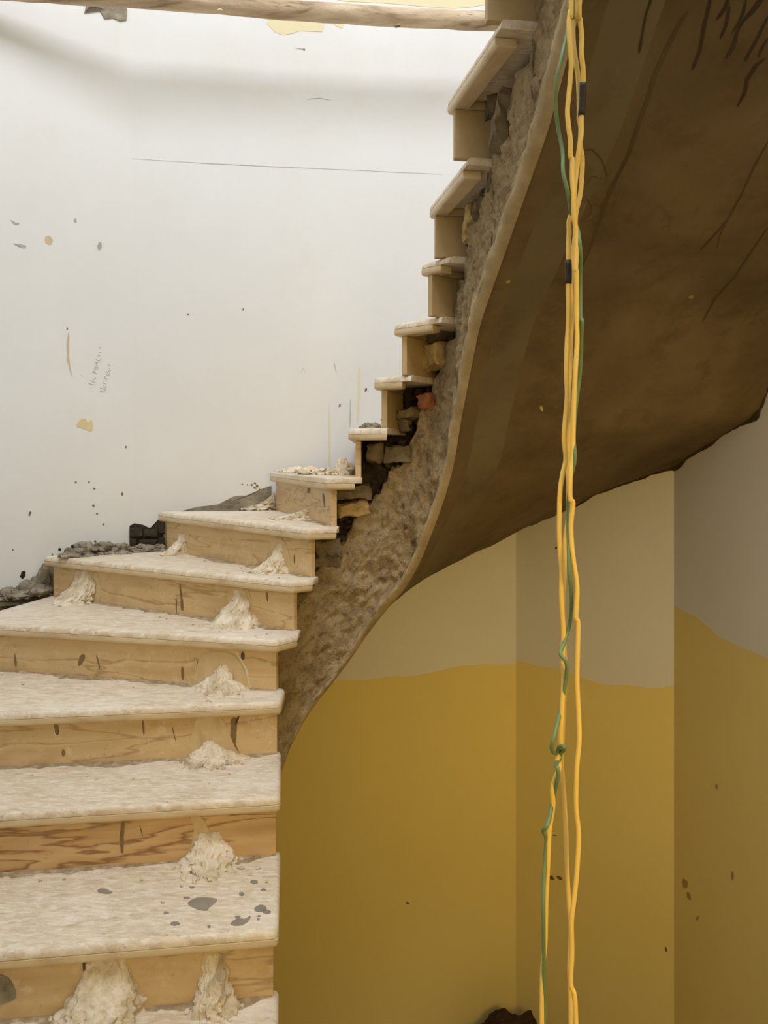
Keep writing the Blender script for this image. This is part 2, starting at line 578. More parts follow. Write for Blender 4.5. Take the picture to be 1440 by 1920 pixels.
# --- concrete waist: the rough inner face of the slab
NS, NV = 640, 90
s0, s1 = -1.1, 2.35
vs, fs = [], []
for i in range(NS + 1):
    s = s0 + (s1 - s0) * i / NS
    p, o = core(s)
    zb, zw = zbot(s), zwaist(s)
    for j in range(NV + 1):
        v = (j / NV) ** 1.25
        z = zb + (zw - zb) * v
        h = z - zb
        q = Vector((s * 1.0, z, 0.0))
        lip = 0.036 + 0.03 * n3((s, 2, 1), 5) + 0.02 * n3((s, 8, 1), 22)
        k = min(1, max(0, (h - lip) / 0.03))
        rough = 0.014 * n3(q, 9, 5) + 0.009 * n3(q + Vector((3, 1, 0)), 42, 4) - 0.014 + 0.011 * max(0, 0.45 - noise.voronoi(q * 55)[0][0]) * (0.6 + n3(q, 5, 2))
        calm = 0.4 + 0.6 * min(1, max(0, (s - 0.30) / 0.18))     # trowelled smoother low down
        rough = -0.010 + (rough + 0.010) * calm
        if h > lip:
            pit = noise.voronoi(q * 30)[0][0]
            rough += 0.016 * max(0, pit - 0.35) * -1 * k * calm
        smooth_lip = (0.005 * n3(q, 7, 3) + 0.003 * n3(q, 40, 3)) * min(1, h / 0.03)
        inw = smooth_lip * (1 - k) + rough * k
        rb = 0.028 + 0.030 * min(1, max(0, (0.75 - s) / 0.35))
        if h < rb:
            inw -= rb - math.sqrt(max(0, rb * rb - (rb - h) ** 2))
        if v > 0.985:
            inw -= 0.03
        x = p - o * inw
        vs.append((x.x, x.y, z))
for i in range(NS):
    for j in range(NV):
        a = i * (NV + 1) + j
        fs.append((a, a + 1, a + NV + 2, a + NV + 1))
mi = []
for i in range(NS):
    s = s0 + (s1 - s0) * i / NS
    for j in range(NV):
        v = (j / NV) ** 1.25
        h = (zwaist(s) - zbot(s)) * v
        mi.append(1 if h < 0.036 + 0.03 * n3((s, 2, 1), 5) + 0.03 * n3((s, h * 3, 4), 30) else 0)
waist = mesh('concrete_waist', vs, fs, mats=[M_CONC, M_LIP], midx=mi, parent=stair, smooth=True)

# --- soffit: rendered underside sweeping from the inner arris to the outer walls
NS2, NT2 = 200, 60
vs, fs, mi = [], [], []
for i in range(NS2 + 1):
    s = s0 + (s1 - s0) * i / NS2
    p, o = core(s)
    q, wi = outer_pt(s)
    p2 = p + o * (0.027 + 0.030 * min(1, max(0, (0.75 - s) / 0.35)))
    for j in range(NT2 + 1):
        t = (j / NT2) ** 1.5
        x = p2.lerp(q, t)
        z = zbot(s) + 0.004 + interp(DZ, s) * t ** 1.2 if s < 1.8 else zbot(s) + 0.004 + interp(DZ, 1.8) * t
        z += 0.014 * n3((x.x, x.y, 0), 2.5, 3) * min(1, t * 6) + 0.003 * n3((x.x, x.y, 7), 14, 3) * min(1, t * 6)
        vs.append((x.x, x.y, z))
for i in range(NS2):
    for j in range(NT2):
        a = i * (NT2 + 1) + j
        fs.append((a, a + NT2 + 1, a + NT2 + 2, a + 1))
        t = (j / NT2) ** 1.5
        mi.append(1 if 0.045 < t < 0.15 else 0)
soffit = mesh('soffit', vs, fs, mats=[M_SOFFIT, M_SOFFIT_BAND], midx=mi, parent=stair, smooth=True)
BVH_SOFFIT = BVHTree.FromPolygons([Vector(v) for v in vs], fs)

# --- mortar and rubble filling below each tread, recessed behind the concrete
vs, fs = [], []
for n in range(0, 16):
    a, b = S[n], S[n + 1]
    nc, nr = max(6, int((b - a) / 0.008)), 46
    base = len(vs)
    for i in range(nc + 1):
        s = a + (b - a) * i / nc
        p, o = core(s)
        zlo, zhi = zwaist(min(max(s, a + 1e-4), b - 1e-4)) - 0.05, zt(n) - 0.021
        for j in range(nr + 1):
            z = zlo + (zhi - zlo) * j / nr
            q = Vector((s, z, 9.0))
            inw = -0.060 + 0.026 * n3(q, 11, 5) + 0.014 * n3(q, 34, 4) - 0.03 * max(0, noise.voronoi(q * 16)[0][0] - 0.3)
            x = p - o * inw
            vs.append((x.x, x.y, z))
    for i in range(nc):
        for j in range(nr):
            k = base + i * (nr + 1) + j
            fs.append((k, k + 1, k + nr + 2, k + nr + 1))
infill = mesh('mortar_infill', vs, fs, M_MORTAR, stair, smooth=True)

# --- stepped bed of mortar under treads and behind risers, filled out to the walls
vs, fs = [], []
for n in range(-1, 16):
    pts = []
    for nn, sgn in ((n, 1), (n + 1, 1)):
        d = odir(nn)
        a = F[nn] + gdir(nn) * (SET + 0.021)
        c, oo = core(S[nn])
        a = c + oo * 0.14
        k, wi = wall_hit(a, d)
        pts.append((a, a + d * (k - 0.004), wi))
    (ia, oa, wa), (ib, ob, wb) = pts
    mid = []
    if wa != wb:
        for j in range(wa + 1, wb + 1):
            mid.append(W[j] + (Vector((0, 2.0)) - W[j]).normalized() * 0.004)
    c, oo = core((S[n] + S[n + 1]) / 2)
    poly = [ia, oa] + mid + [ob, ib, c + oo * 0.16]
    z0, z1 = zt(n) - RISE - 0.03, zt(n) - 0.0435
    base = len(vs)
    k = len(poly)
    vs += [(p.x, p.y, z0) for p in poly] + [(p.x, p.y, z1) for p in poly]
    fs.append(tuple(base + k + j for j in range(k)))
    for j in range(k):
        if j == 0 or j >= k - 1:
            fs.append((base + j, base + (j + 1) % k, base + k + (j + 1) % k, base + k + j))
bed = mesh('mortar_bed', vs, fs, M_GREY, stair)


# --- bricks showing in the filling
def s_of_u(u):
    lo, hi = 0.05, 2.3
    for _ in range(50):
        m = (lo + hi) / 2
        p, _o = core(m)
        if UC + FPX * p.x / p.y < u:
            lo = m
        else:
            hi = m
    return (lo + hi) / 2


def rough_box(name, c, ax, ay, az, dims, mat, parent, amp=0.006, cuts=3, seed=0):
    bm = bmesh.new()
    bmesh.ops.create_cube(bm, size=1.0)
    bmesh.ops.bevel(bm, geom=list(bm.edges), offset=0.06, segments=1, affect='EDGES')
    bmesh.ops.subdivide_edges(bm, edges=[e for e in bm.edges if e.calc_length() > 0.3], cuts=cuts, use_grid_fill=True)
    for v in bm.verts:
        p = ax * v.co.x * dims[0] + ay * v.co.y * dims[1] + az * v.co.z * dims[2]
        q = p + c
        k = Vector((n3(q, 22), n3(q + Vector((5, 0, 0)), 22), n3(q + Vector((0, 5, 0)), 22))) * amp
        v.co = q + k
    return bm_obj(name, bm, mat, parent, smooth=False)


def lump(bm, c, r, sq=(1, 1, 0.6), seed=0, sub=2, amp=0.35):
    m = Matrix.Translation(c) @ Matrix.Rotation(R.uniform(0, 6.28), 4, 'Z') @ Matrix.Rotation(R.uniform(-0.3, 0.3), 4, 'X')
    res = bmesh.ops.create_icosphere(bm, subdivisions=sub, radius=1.0)
    for v in res['verts']:
        k = 1 + amp * noise.fractal(v.co * 1.3 + Vector((seed * 7.7, seed, 0)), 1.0, 2.0, 3)
        v.co = m @ Vector((v.co.x * r * sq[0] * k, v.co.y * r * sq[1] * k, v.co.z * r * sq[2] * k))


def chip(bm, c, r, seed):
    """angular flake"""
    res = bmesh.ops.create_icosphere(bm, subdivisions=1, radius=1.0)
    m = Matrix.Translation(c) @ Matrix.Rotation(R.uniform(0, 6.28), 4, 'Z') @ Matrix.Rotation(R.uniform(-0.5, 0.5), 4, 'X')
    sx, sy, sz = R.uniform(0.6, 1.4), R.uniform(0.6, 1.2), R.uniform(0.3, 0.7)
    for v in res['verts']:
        k = R.uniform(0.7, 1.25)
        v.co = m @ Vector((v.co.x * r * sx * k, v.co.y * r * sy * k, v.co.z * r * sz * k))


BRICKS = [  # picture position, length, height, tilt, proud, material
    (912, 212, 0.13, 0.042, 58, 0.03, 'd'), (936, 228, 0.15, 0.042, 60, 0.035, 'd'), (931, 118, 0.10, 0.04, 60, 0.01, 'd'), (948, 60, 0.10, 0.04, 60, 0.015, 'd'),
    (905, 335, 0.09, 0.05, 55, 0.005, 'd'), (872, 418, 0.11, 0.06, 50, 0.02, 'p'), (852, 440, 0.08, 0.05, 62, 0.01, 'd'), (888, 384, 0.09, 0.04, 55, 0.015, 'd'),
    (838, 520, 0.09, 0.045, 50, 0.0, 'd'), (833, 575, 0.08, 0.04, 40, 0.0, 'd'),
    (815, 668, 0.105, 0.075, 8, 0.05, 'p'), (812, 630, 0.11, 0.03, 14, 0.03, 'd'), (798, 752, 0.05, 0.05, 10, 0.035, 'r'), (764, 772, 0.07, 0.03, 12, 0.03, 'd'),
    (742, 852, 0.10, 0.055, 3, 0.02, 'd'), (735, 795, 0.10, 0.05, -4, 0.0, 'd'), (700, 850, 0.06, 0.07, 0, 0.0, 'd'), (664, 925, 0.115, 0.048, 4, 0.02, 'd'),
    (663, 956, 0.11, 0.045, 8, 0.03, 'p'), (618, 1030, 0.10, 0.055, 4, 0.022, 'd'), (612, 1054, 0.10, 0.035, 5, 0.012, 'd'), (574, 1130, 0.06, 0.06, 0, 0.0, 'd'),
    (545, 1235, 0.05, 0.07, 0, 0.0, 'd'), (760, 690, 0.06, 0.05, 4, 0.005, 'd')]
for q, (u, v, l, h, tilt, proud, kind) in enumerate(BRICKS):
    s = s_of_u(u)
    p, o = core(s)
    T = (core(s + 0.01)[0] - core(s - 0.01)[0]).normalized()
    T3, O3, Z = Vector((T.x, T.y, 0)), Vector((o.x, o.y, 0)), Vector((0, 0, 1))
    a = math.radians(tilt * 0.65)
    ax = T3 * math.cos(a) + Z * math.sin(a)
    az = Z * math.cos(a) - T3 * math.sin(a)
    z = EYE + (VH - v) * p.y / FPX
    depth = 0.10
    c = Vector((p.x, p.y, z)) + O3 * (depth / 2 + 0.022 - proud)
    b = rough_box('brick', c, ax, O3, az, (l, depth, h), {'d': M_BRICK_D, 'p': M_BRICK_P, 'r': M_BRICK_R}[kind], stair, 0.013, 4)
    if kind == 'r':
        b['label'] = 'red brick fragment'


# loose lumps and stones bedded in the filling
bm = bmesh.new()
for k in range(520):
    n = R.randint(1, 15)
    s = R.uniform(S[n], S[n + 1])
    p, o = core(s)
    zlo, zhi = zwaist(s), zt(n) - 0.03
    if zhi - zlo < 0.01:
        continue
    z = R.uniform(zlo - 0.01, zhi)
    chip(bm, Vector((p.x, p.y, z)) + Vector((o.x, o.y, 0)) * R.uniform(0.038, 0.058), R.choice((0.006, 0.009, 0.012, 0.016, 0.022)), k)
rb_ = bm_obj('rubble', bm, M_MORTAR, stair)
rb_['kind'] = 'stuff'

# --- gypsum dabs that held the risers while they set
def dab(n, u, vt, vb, wt, wb, dep, lean=0.0, seed=0):
    """half cone of gypsum against riser n: top at picture row vt, foot at row vb, widths and depth in metres"""
    r, p0, nrm = risers[n]
    foot = px_plane(u, vb - 8, p0, nrm)
    foot.z = zt(n - 1)
    top = px_plane(u, vt, p0, nrm)
    H = min(max(top.z - foot.z, 0.02), zt(n) - 0.043 - foot.z)
    tx = Vector((-nrm.y, nrm.x, 0))
    if tx.x < 0:
        tx = -tx
    nr, nc = 56, 56
    vs, fs = [], []
    for i in range(nr + 1):
        h = i / nr                     # 0 top, 1 foot
        w = wt + (wb - wt) * h ** 1.7
        d = 0.006 + (dep - 0.006) * h ** 2.0
        if i == 0:
            w, d = wt * 0.8, 0.001
        for j in range(nc + 1):
            a = math.pi * j / nc
            q = Vector((seed * 3.1 + math.cos(a) * 1.5, h * 2.2, math.sin(a) + seed))
            fold = 0.30 * n3(Vector((seed * 2 + a * 2.3, h * 0.9, 0)), 1.6, 5) + 0.12 * n3(q, 3.0, 4) + 0.05 * n3(q, 11, 3)
            ra = 1 + fold * (0.35 + 0.65 * h)
            x = -math.cos(a) * w / 2 * ra + lean * h * h + 0.012 * n3((h * 2, seed * 5, 0), 2, 2)
            y = math.sin(a) ** 0.8 * d * ra
            P = foot + tx * x + nrm * (y - 0.002) + Vector((0, 0, H * (1 - h) + (0.006 * n3(q, 5) if 0 < i < nr else 0)))
            vs.append(P)
    for i in range(nr):
        for j in range(nc):
            k = i * (nc + 1) + j
            fs.append((k, k + nc + 1, k + nc + 2, k + 1))
    o = mesh('gypsum_dab', vs, fs, M_DAB, stair, smooth=True)
    # crumbs squeezed out at the foot
    return o, foot, tx, nrm


DABS = [(1, 198, 1795, 1930, 0.09, 0.21, 0.085, -0.01), (1, 402, 1788, 1925, 0.05, 0.105, 0.075, 0.0), (2, 393, 1560, 1655, 0.06, 0.165, 0.095, 0.0),
        (3, 394, 1388, 1440, 0.03, 0.20, 0.085, 0.01), (4, 416, 1246, 1304, 0.035, 0.17, 0.085, 0.01), (5, 450, 1106, 1186, 0.06, 0.18, 0.11, 0.0),
        (5, 158, 1070, 1138, 0.12, 0.18, 0.10, -0.02), (6, 524, 1018, 1078, 0.04, 0.135, 0.10, -0.015), (6, 340, 1000, 1040, 0.05, 0.125, 0.08, 0.0),
        (7, 575, 950, 982, 0.03, 0.18, 0.11, -0.04), (7, 512, 925, 966, 0.05, 0.16, 0.13, -0.04)]


for q, (n, u, vt, vb, wt, wb, dep, lean) in enumerate(DABS):
    o, foot, tx, nrm = dab(n, u, vt, vb, wt, wb, dep, lean, q + 1)
    bm = bmesh.new()
    for k in range(34):
        a = R.uniform(0.1, 3.04)
        rr = R.uniform(0.55, 1.25)
        c = foot + tx * (math.cos(a) * wb / 2 * rr + lean) + nrm * (math.sin(a) * dep * rr)
        rad = R.choice((0.003, 0.004, 0.006, 0.009))
        c.z = zt(n - 1) + rad * 0.3
        chip(bm, c, rad, k)
    cr = bm_obj('crumbs', bm, M_DAB, o)
    cr['kind'] = 'stuff'


# ------------------------------------------------------------------ marks lying on surfaces (thin real layers)
def blob(pts, k=3):
    """smooth a closed picture outline"""
    out = []
    n = len(pts)
    for i in range(n):
        p0, p1, p2, p3 = pts[i - 1], pts[i], pts[(i + 1) % n], pts[(i + 2) % n]
        for j in range(k):
            t = j / k
            out.append(tuple(0.5 * ((2 * b) + (-a + c) * t + (2 * a - 5 * b + 4 * c - d) * t * t + (-a + 3 * b - 3 * c + d) * t ** 3)
                             for a, b, c, d in zip(p0, p1, p2, p3)))
    return out


def ellipse(u, v, a, b, rot=0, n=14, wob=0.18):
    out = []
    for j in range(n):
        t = 2 * math.pi * j / n
        k = 1 + R.uniform(-wob, wob)
        x, y = math.cos(t) * a * k, math.sin(t) * b * k
        c, s = math.cos(rot), math.sin(rot)
        out.append((u + x * c - y * s, v + x * s + y * c))
    return out


def on_plane(p0, n):
    return lambda u, v: (px_plane(u, v, p0, n), n)


def on_level(z):
    return lambda u, v: (px_z(u, v, z), Vector((0, 0, 1)))


def on_soffit(u, v):
    h = BVH_SOFFIT.ray_cast(EYEP, ray(u, v).normalized())
    if h[0] is None:
        return None
    nn = h[1] if h[1].dot(ray(u, v)) < 0 else -h[1]
    return h[0], nn


def patch(name, outline, where, mat, parent, th=0.0015):
    P = [where(u, v) for u, v in outline]
    if any(p is None for p in P):
        return None
    k = len(P)
    c = sum((p for p, n in P), Vector()) / k
    nn = sum((n for p, n in P), Vector()).normalized()
    vs = [p + n * th for p, n in P] + [p - n * 0.002 for p, n in P] + [c + nn * th]
    fs = [(j, (j + 1) % k, 2 * k) for j in range(k)] + [(j, k + j, k + (j + 1) % k, (j + 1) % k) for j in range(k)]
    return mesh(name, vs, fs, mat, parent)


def streak(name, line, width, where, mat, parent, th=0.0012, taper=True, step=8.0):
    """ribbon along a picture polyline; width in pixels (number or list)"""
    pts, wd = [], []
    ws = width if isinstance(width, (list, tuple)) else [width] * len(line)
    for i in range(len(line) - 1):
        (u0, v0), (u1, v1) = line[i], line[i + 1]
        m = max(1, int(math.hypot(u1 - u0, v1 - v0) / step))
        for j in range(m):
            pts.append((u0 + (u1 - u0) * j / m, v0 + (v1 - v0) * j / m))
            wd.append(ws[i] + (ws[i + 1] - ws[i]) * j / m)
    pts.append(line[-1])
    wd.append(ws[-1])
    if taper:
        wd[0] *= 0.4
        wd[-1] *= 0.4
    vs, fs = [], []
    for i, (u, v) in enumerate(pts):
        a, b = pts[max(i - 1, 0)], pts[min(i + 1, len(pts) - 1)]
        du, dv = b[0] - a[0], b[1] - a[1]
        l = math.hypot(du, dv) or 1
        nu, nv = -dv / l, du / l
        w = wd[i] / 2 * (1 + R.uniform(-0.15, 0.15))
        A, B = where(u + nu * w, v + nv * w), where(u - nu * w, v - nv * w)
        if A is None or B is None:
            continue
        vs += [A[0] + A[1] * th, B[0] + B[1] * th]
    for i in range(len(vs) // 2 - 1):
        fs.append((2 * i, 2 * i + 1, 2 * i + 3, 2 * i + 2))
    return mesh(name, vs, fs, mat, parent)


PL, NL = wplane(1)
PB, NB = wplane(2)
PC, NC = wplane(3)
PR, NR = wplane(4)
onL, onB, onC, onR = on_plane(PL, NL), on_plane(PB, NB), on_plane(PC, NC), on_plane(PR, NR)

# back wall: cream paint left along its head, a cream patch below the pole, drips and hairline scratches
patch('cream_paint_patch', [(500, 44), (504, 32), (530, 26), (560, 26), (610, 34), (607, 52), (604, 60), (560, 58), (553, 62), (530, 66), (515, 60)], onB, M_CREAM, wall_B)
patch('cream_paint_patch', [(620, 36), (644, 40), (643, 54), (634, 51), (626, 46)], onB, M_CREAM, wall_B)
patch('cream_paint_patch', [(590, -40), (600, -6), (650, 3), (720, 6), (790, 12), (850, 16), (880, 14), (915, 8), (930, -40)], onB, M_CREAM, wall_B)
streak('yellow_drip', [(617, 758), (618, 880)], [1.4, 3], onB, M_CREAM, wall_B)
streak('yellow_drip', [(674, 688), (673, 740), (670, 795)], [3, 5, 3], onB, M_CREAM, wall_B)
streak('scratch', [(657, 748), (656, 802)], 1.4, onB, M_PENCIL, wall_B)
streak('scratch', [(240, 297), (330, 303), (400, 307), (520, 313), (640, 318), (740, 323), (830, 327)], [0.5, 0.5, 1.1, 0.8, 0.5, 0.8, 0.5], onB, M_PENCIL, wall_B)
streak('scratch', [(575, 186), (600, 184), (620, 188)], 1.2, onB, M_PENCIL, wall_B)
streak('scratch', [(553, 90), (566, 92), (571, 92)], [1, 2, 3], onB, M_SCUFFG, wall_B)
streak('scratch', [(565, 700), (568, 690), (572, 697)], 1.0, onB, M_PENCIL, wall_B)
streak('scratch', [(626, 678), (631, 700)], 1.2, onB, M_PENCIL, wall_B)
for (u, v, a, b) in ((456, 580, 1.6, 1.6), (353, 590, 1.5, 1.5), (637, 760, 1.6, 3), (686, 731, 2, 4), (478, 906, 3, 1.5), (472, 909, 2, 2), (482, 911, 2.5, 2),
                     (478, 915, 3, 1.5), (464, 909, 1.5, 1.2), (487, 918, 2, 1.5), (454, 908, 1.4, 1.2), (570, 93, 2, 2)):
    patch('dirt_speck', ellipse(u, v, a, b, 0.4), onB, M_SEAM, wall_B)

# angled wall at the left: scuffs, spatter, pencil scribble, broken corner under the roof
patch('scuff', blob([(20, 412), (28, 417), (36, 418), (34, 421), (26, 420)]), onL, M_SCUFFG, wall_L)
patch('scuff', blob([(26, 457), (38, 458), (49, 461), (46, 465), (36, 463)]), onL, M_SCUFFG, wall_L)
patch('scuff', blob([(84, 446), (92, 442), (99, 450), (95, 458), (87, 456)]), onL, M_SCUFF, wall_L)
patch('scuff', ellipse(141, 413, 3, 4), onL, M_SCUFFG, wall_L)
patch('scuff', ellipse(187, 461, 4, 8, 0.1), onL, M_SCUFFG, wall_L)
streak('brown_streak', [(129, 624), (127, 650), (128, 675), (132, 695), (136, 708)], [3.5, 4.5, 4, 2.5, 1], onL, M_SCUFF, wall_L)
patch('yellow_paint_splash', blob([(143, 798), (152, 786), (161, 786), (165, 794), (171, 787), (175, 797), (172, 808), (163, 806), (152, 802)]), onL, M_OCHRE_LINE, wall_L)
for (u, v, a, b, r) in ((43, 1078, 5, 7, 0.5), (80, 1078, 4, 6, 0.3), (42, 1091, 1.6, 2, 0), (112, 1030, 3, 3, 0), (137, 1025, 4.5, 3.5, 0.3), (179, 1016, 2, 3.5, -0.5),
                        (194, 983, 2, 2, 0), (142, 904, 1.8, 2, 0), (167, 904, 1.5, 2, 0), (177, 916, 2, 1.5, 0), (175, 948, 2, 2.5, 0), (182, 963, 1.8, 1.4, 0),
                        (56, 963, 2, 5, 0.4), (24, 1031, 1.4, 1.4, 0), (229, 926, 2, 3, 0), (126, 876 - 260, 1.6, 2, 0), (236, 838, 1.5, 2, 0), (98, 1041, 1.4, 3, 0.3)):
    patch('dirt_speck', ellipse(u, v, a, b, r), onL, M_DARK if a > 2.5 else M_SEAM, wall_L)

SCRIB = [[(425, 1188), (480, 1200), (575, 1225)], [(470, 1120), (530, 1150), (582, 1166)], [(515, 1085), (540, 1105), (580, 1070), (600, 1060)],
         [(525, 940), (575, 950), (632, 982)], [(520, 940), (548, 908), (570, 920), (590, 938)], [(555, 850), (580, 872), (630, 870), (645, 832), (600, 810), (560, 838)],
         [(640, 800), (598, 752), (632, 735), (568, 720), (645, 714)], [(600, 630), (625, 670), (670, 686), (708, 662), (716, 630)],
         [(640, 540), (650, 576), (690, 570), (692, 545)], [(665, 490), (712, 490)], [(655, 390), (716, 376)],
         [(680, 1372), (760, 1376), (840, 1385)], [(685, 1285), (760, 1312), (836, 1338)], [(758, 1245), (790, 1286), (824, 1280), (828, 1240)],
         [(772, 1150), (764, 1182), (830, 1196)], [(830, 1132), (852, 1090), (800, 1074), (784, 1036), (822, 1020)], [(830, 985), (870, 1006), (905, 985), (908, 950)],
         [(835, 912), (860, 946), (910, 890), (942, 880)], [(880, 840), (912, 852)], [(870, 745), (882, 790), (922, 772)], [(476, 1280), (490, 1286)], [(525, 1280), (540, 1276)],
         [(255, 1003), (300, 1030)]]
for st in SCRIB:
    streak('pencil_stroke', [(130 + x / 12.0, 620 + y / 12.0) for x, y in st], 1.15, onL, M_PENCIL, wall_L, th=0.0008, taper=False, step=3)

# lower walls: dents and dirt
for (u, v, a, b, r) in ((1285, 1657, 5, 9, -0.3), (1292, 1680, 3.5, 8, -0.3), (1374, 1642, 2.5, 9, 0), (1308, 1722, 2, 5, 0.5), (1344, 1475, 2, 5, 0)):
    patch('wall_scuff', ellipse(u, v, a, b, r), onR, M_WALLDIRT, wall_R)
for (u, v, a, b, r) in ((1034, 1646, 6, 3, 0.5), (1049, 1646, 6, 3, 0.6), (1249, 1780, 2, 5, -0.2), (1040, 1566, 4, 1.2, 0.1)):
    patch('wall_scuff', ellipse(u, v, a, b, r), onC, M_SEAM, wall_C)
patch('wall_scuff', ellipse(764, 1693, 4, 2, 0.3), onB, M_SEAM, wall_B)
patch('wall_scuff', ellipse(1043, 1027, 2, 2.5), onC, M_STAIN2, wall_C)

# soffit: damp drips at the top right, long cracks and stains
DR = [([(1333, -6), (1320, 50), (1312, 95), (1298, 131)], [6, 7, 6, 6]), ([(1366, -6), (1360, 14), (1343, 38)], [7, 7, 5]), ([(1368, 10), (1362, 45), (1350, 73)], [5, 6, 6]),
      ([(1400, -6), (1393, 25), (1384, 45), (1372, 62)], [4, 6, 5, 4]), ([(1430, -6), (1410, 22), (1392, 40), (1382, 60), (1374, 90), (1360, 110)], [9, 9, 6, 5, 7, 5]),
      ([(1440, 30), (1418, 75), (1404, 100), (1397, 115)], [4, 6, 6, 8]), ([(1440, 70), (1428, 90), (1421, 108)], [3, 5, 6]), ([(1436, 108), (1418, 122), (1400, 150), (1396, 175), (1382, 200)], [4, 7, 7, 6, 3]),
      ([(1222, -6), (1210, 30), (1198, 100)], [6, 4, 6])]
for l, w in DR:
    streak('damp_drip', l, w, on_soffit, M_STAIN, soffit, th=0.001)
FA = [([(1290, 20), (1270, 50), (1248, 95), (1226, 145), (1216, 180), (1198, 230), (1178, 290), (1150, 345), (1132, 385), (1118, 430), (1108, 460), (1090, 505)], [5, 8, 10, 9, 8, 8, 7, 8, 7, 6, 5, 3]),
      ([(1440, 265), (1415, 310), (1390, 365), (1362, 415), (1335, 445), (1312, 470)], [3, 4, 4, 5, 4, 3]), ([(1362, 415), (1350, 440), (1343, 468)], [3, 3, 2]),
      ([(1440, 425), (1410, 470), (1376, 520), (1340, 560), (1316, 605)], [3, 4, 4, 5, 3]), ([(1092, 282), (1110, 280), (1128, 300), (1137, 325), (1138, 340)], [3, 3, 3, 3, 2]),
      ([(1128, 335), (1110, 330), (1100, 345)], 2), ([(1098, 370), (1108, 385), (1108, 400), (1090, 415)], 2.5)]
for l, w in FA:
    streak('faint_stain', l, w, on_soffit, M_STAIN2, soffit, th=0.0008)
for (u, v, a, b, m) in ((1296, 556, 5, 2.5, M_BRICK_P), (953, 527, 4, 3, M_BRICK_P), (1015, 765, 3, 5, M_BRICK_P)):
    patch('plaster_fleck', ellipse(u, v, a, b, -0.3), on_soffit, m, soffit, th=0.003)

# risers: mortar runs, joints and pits
RM = {1: [([(157, 1795), (158, 1822), (168, 1835)], [4, 5, 3], 'd')],
      2: [([(231, 1540), (228, 1570), (229, 1600)], [6, 8, 5], 's'), ([(230, 1530), (238, 1533)], [4, 8], 's'), ([(262, 1548), (268, 1568)], [2, 2], 's')],
      3: [([(105, 1356), (108, 1378)], [9, 7], 's'), ([(119, 1405), (119, 1418)], [7, 8], 's'), ([(268, 1350), (270, 1378)], [4, 3], 's'), ([(322, 1360), (330, 1390)], [2, 1.5], 's'),
          ([(439, 1345), (437, 1395), (452, 1425)], [12, 10, 5], 's'), ([(448, 1342), (441, 1360)], [6, 3], 'd')],
      4: [([(148, 1248), (157, 1227)], [8, 11], 's'), ([(181, 1228), (188, 1255)], [3, 2], 's'), ([(342, 1250), (343, 1275)], [6, 5], 's'), ([(28, 1225), (30, 1250)], [1.5, 5], 's'),
          ([(455, 1222), (456, 1237)], [8, 7], 'd'), ([(372, 1238), (370, 1258)], [4, 4], 'd'), ([(392, 1243), (396, 1252)], [6, 8], 'd'), ([(442, 1220), (462, 1255), (470, 1296)], [3, 3, 5], 'p')],
      5: [([(337, 1094), (341, 1125), (342, 1145)], [2, 4, 6], 's'), ([(331, 1122), (331, 1158)], [1.2, 1.2], 'd'), ([(500, 1110), (502, 1128)], [5, 2], 's'), ([(430, 1150), (420, 1155)], [5, 6], 'd')],
      6: [([(552, 1040), (552, 1058)], [2.5, 1.5], 's')],
      7: [([(606, 925), (609, 952)], [4, 1.5], 's'), ([(580, 915), (578, 925)], [8, 4], 's'), ([(553, 918), (553, 927)], [2, 2], 's')]}
for n, ls in RM.items():
    r, p0, nrm = risers[n]
    for l, w, k in ls:
        streak('mortar_stain', l, w, on_plane(p0, nrm), {'s': M_SEAM, 'd': M_PIT, 'p': M_DAB}[k], r, th=0.001, step=5)
# smears of plaster washed down the risers above the dabs
for n, o in ((1, [(168, 1796), (215, 1798), (262, 1850), (280, 1890), (262, 1900), (150, 1900), (142, 1880), (160, 1850)]), (1, [(382, 1786), (412, 1786), (420, 1830), (442, 1868), (440, 1895), (368, 1895), (376, 1840)]),
             (2, [(358, 1530), (378, 1532), (392, 1556), (405, 1570), (430, 1582), (446, 1612), (448, 1645), (346, 1648), (352, 1604), (364, 1560)]),
             (3, [(372, 1345), (412, 1344), (428, 1372), (440, 1400), (448, 1428), (340, 1434), (352, 1400), (362, 1370)]),
             (4, [(380, 1226), (430, 1224), (452, 1245), (468, 1290), (460, 1300), (360, 1300), (368, 1260)]),
             (5, [(430, 1104), (466, 1108), (474, 1150), (490, 1178), (410, 1178), (428, 1140)]), (5, [(146, 1068), (176, 1072), (186, 1085), (186, 1130), (140, 1130), (140, 1090)]),
             (6, [(510, 1014), (536, 1018), (545, 1060), (548, 1076), (500, 1072)])):
    r, p0, nrm = risers[n]
    patch('plaster_smear', blob(o), on_plane(p0, nrm), M_SMEAR, r, th=0.0022)
r, p0, nrm = risers[1]
patch('mortar_stain', blob([(-20, 1830), (10, 1830), (24, 1845), (30, 1870), (10, 1880), (-20, 1885)]), on_plane(p0, nrm), M_GREY, r)
patch('mortar_stain', [(100, 1905), (110, 1895), (135, 1875), (150, 1862), (162, 1870), (160, 1905)], on_plane(p0, nrm), M_SEAM, r)
patch('mortar_stain', blob([(205, 1866), (213, 1858), (219, 1866), (217, 1884), (210, 1888)]), on_plane(p0, nrm), M_DARK, r)
r, p0, nrm = risers[3]
patch('mortar_stain', ellipse(386, 1361, 3.5, 3), on_plane(p0, nrm), M_DARK, r)
for u, v in ((299, 1627), (310, 1626), (322, 1620)):
    patch('mortar_stain', ellipse(u, v, 5, 2.2, -0.4), on_plane(risers[2][1], risers[2][2]), M_DARK, risers[2][0])

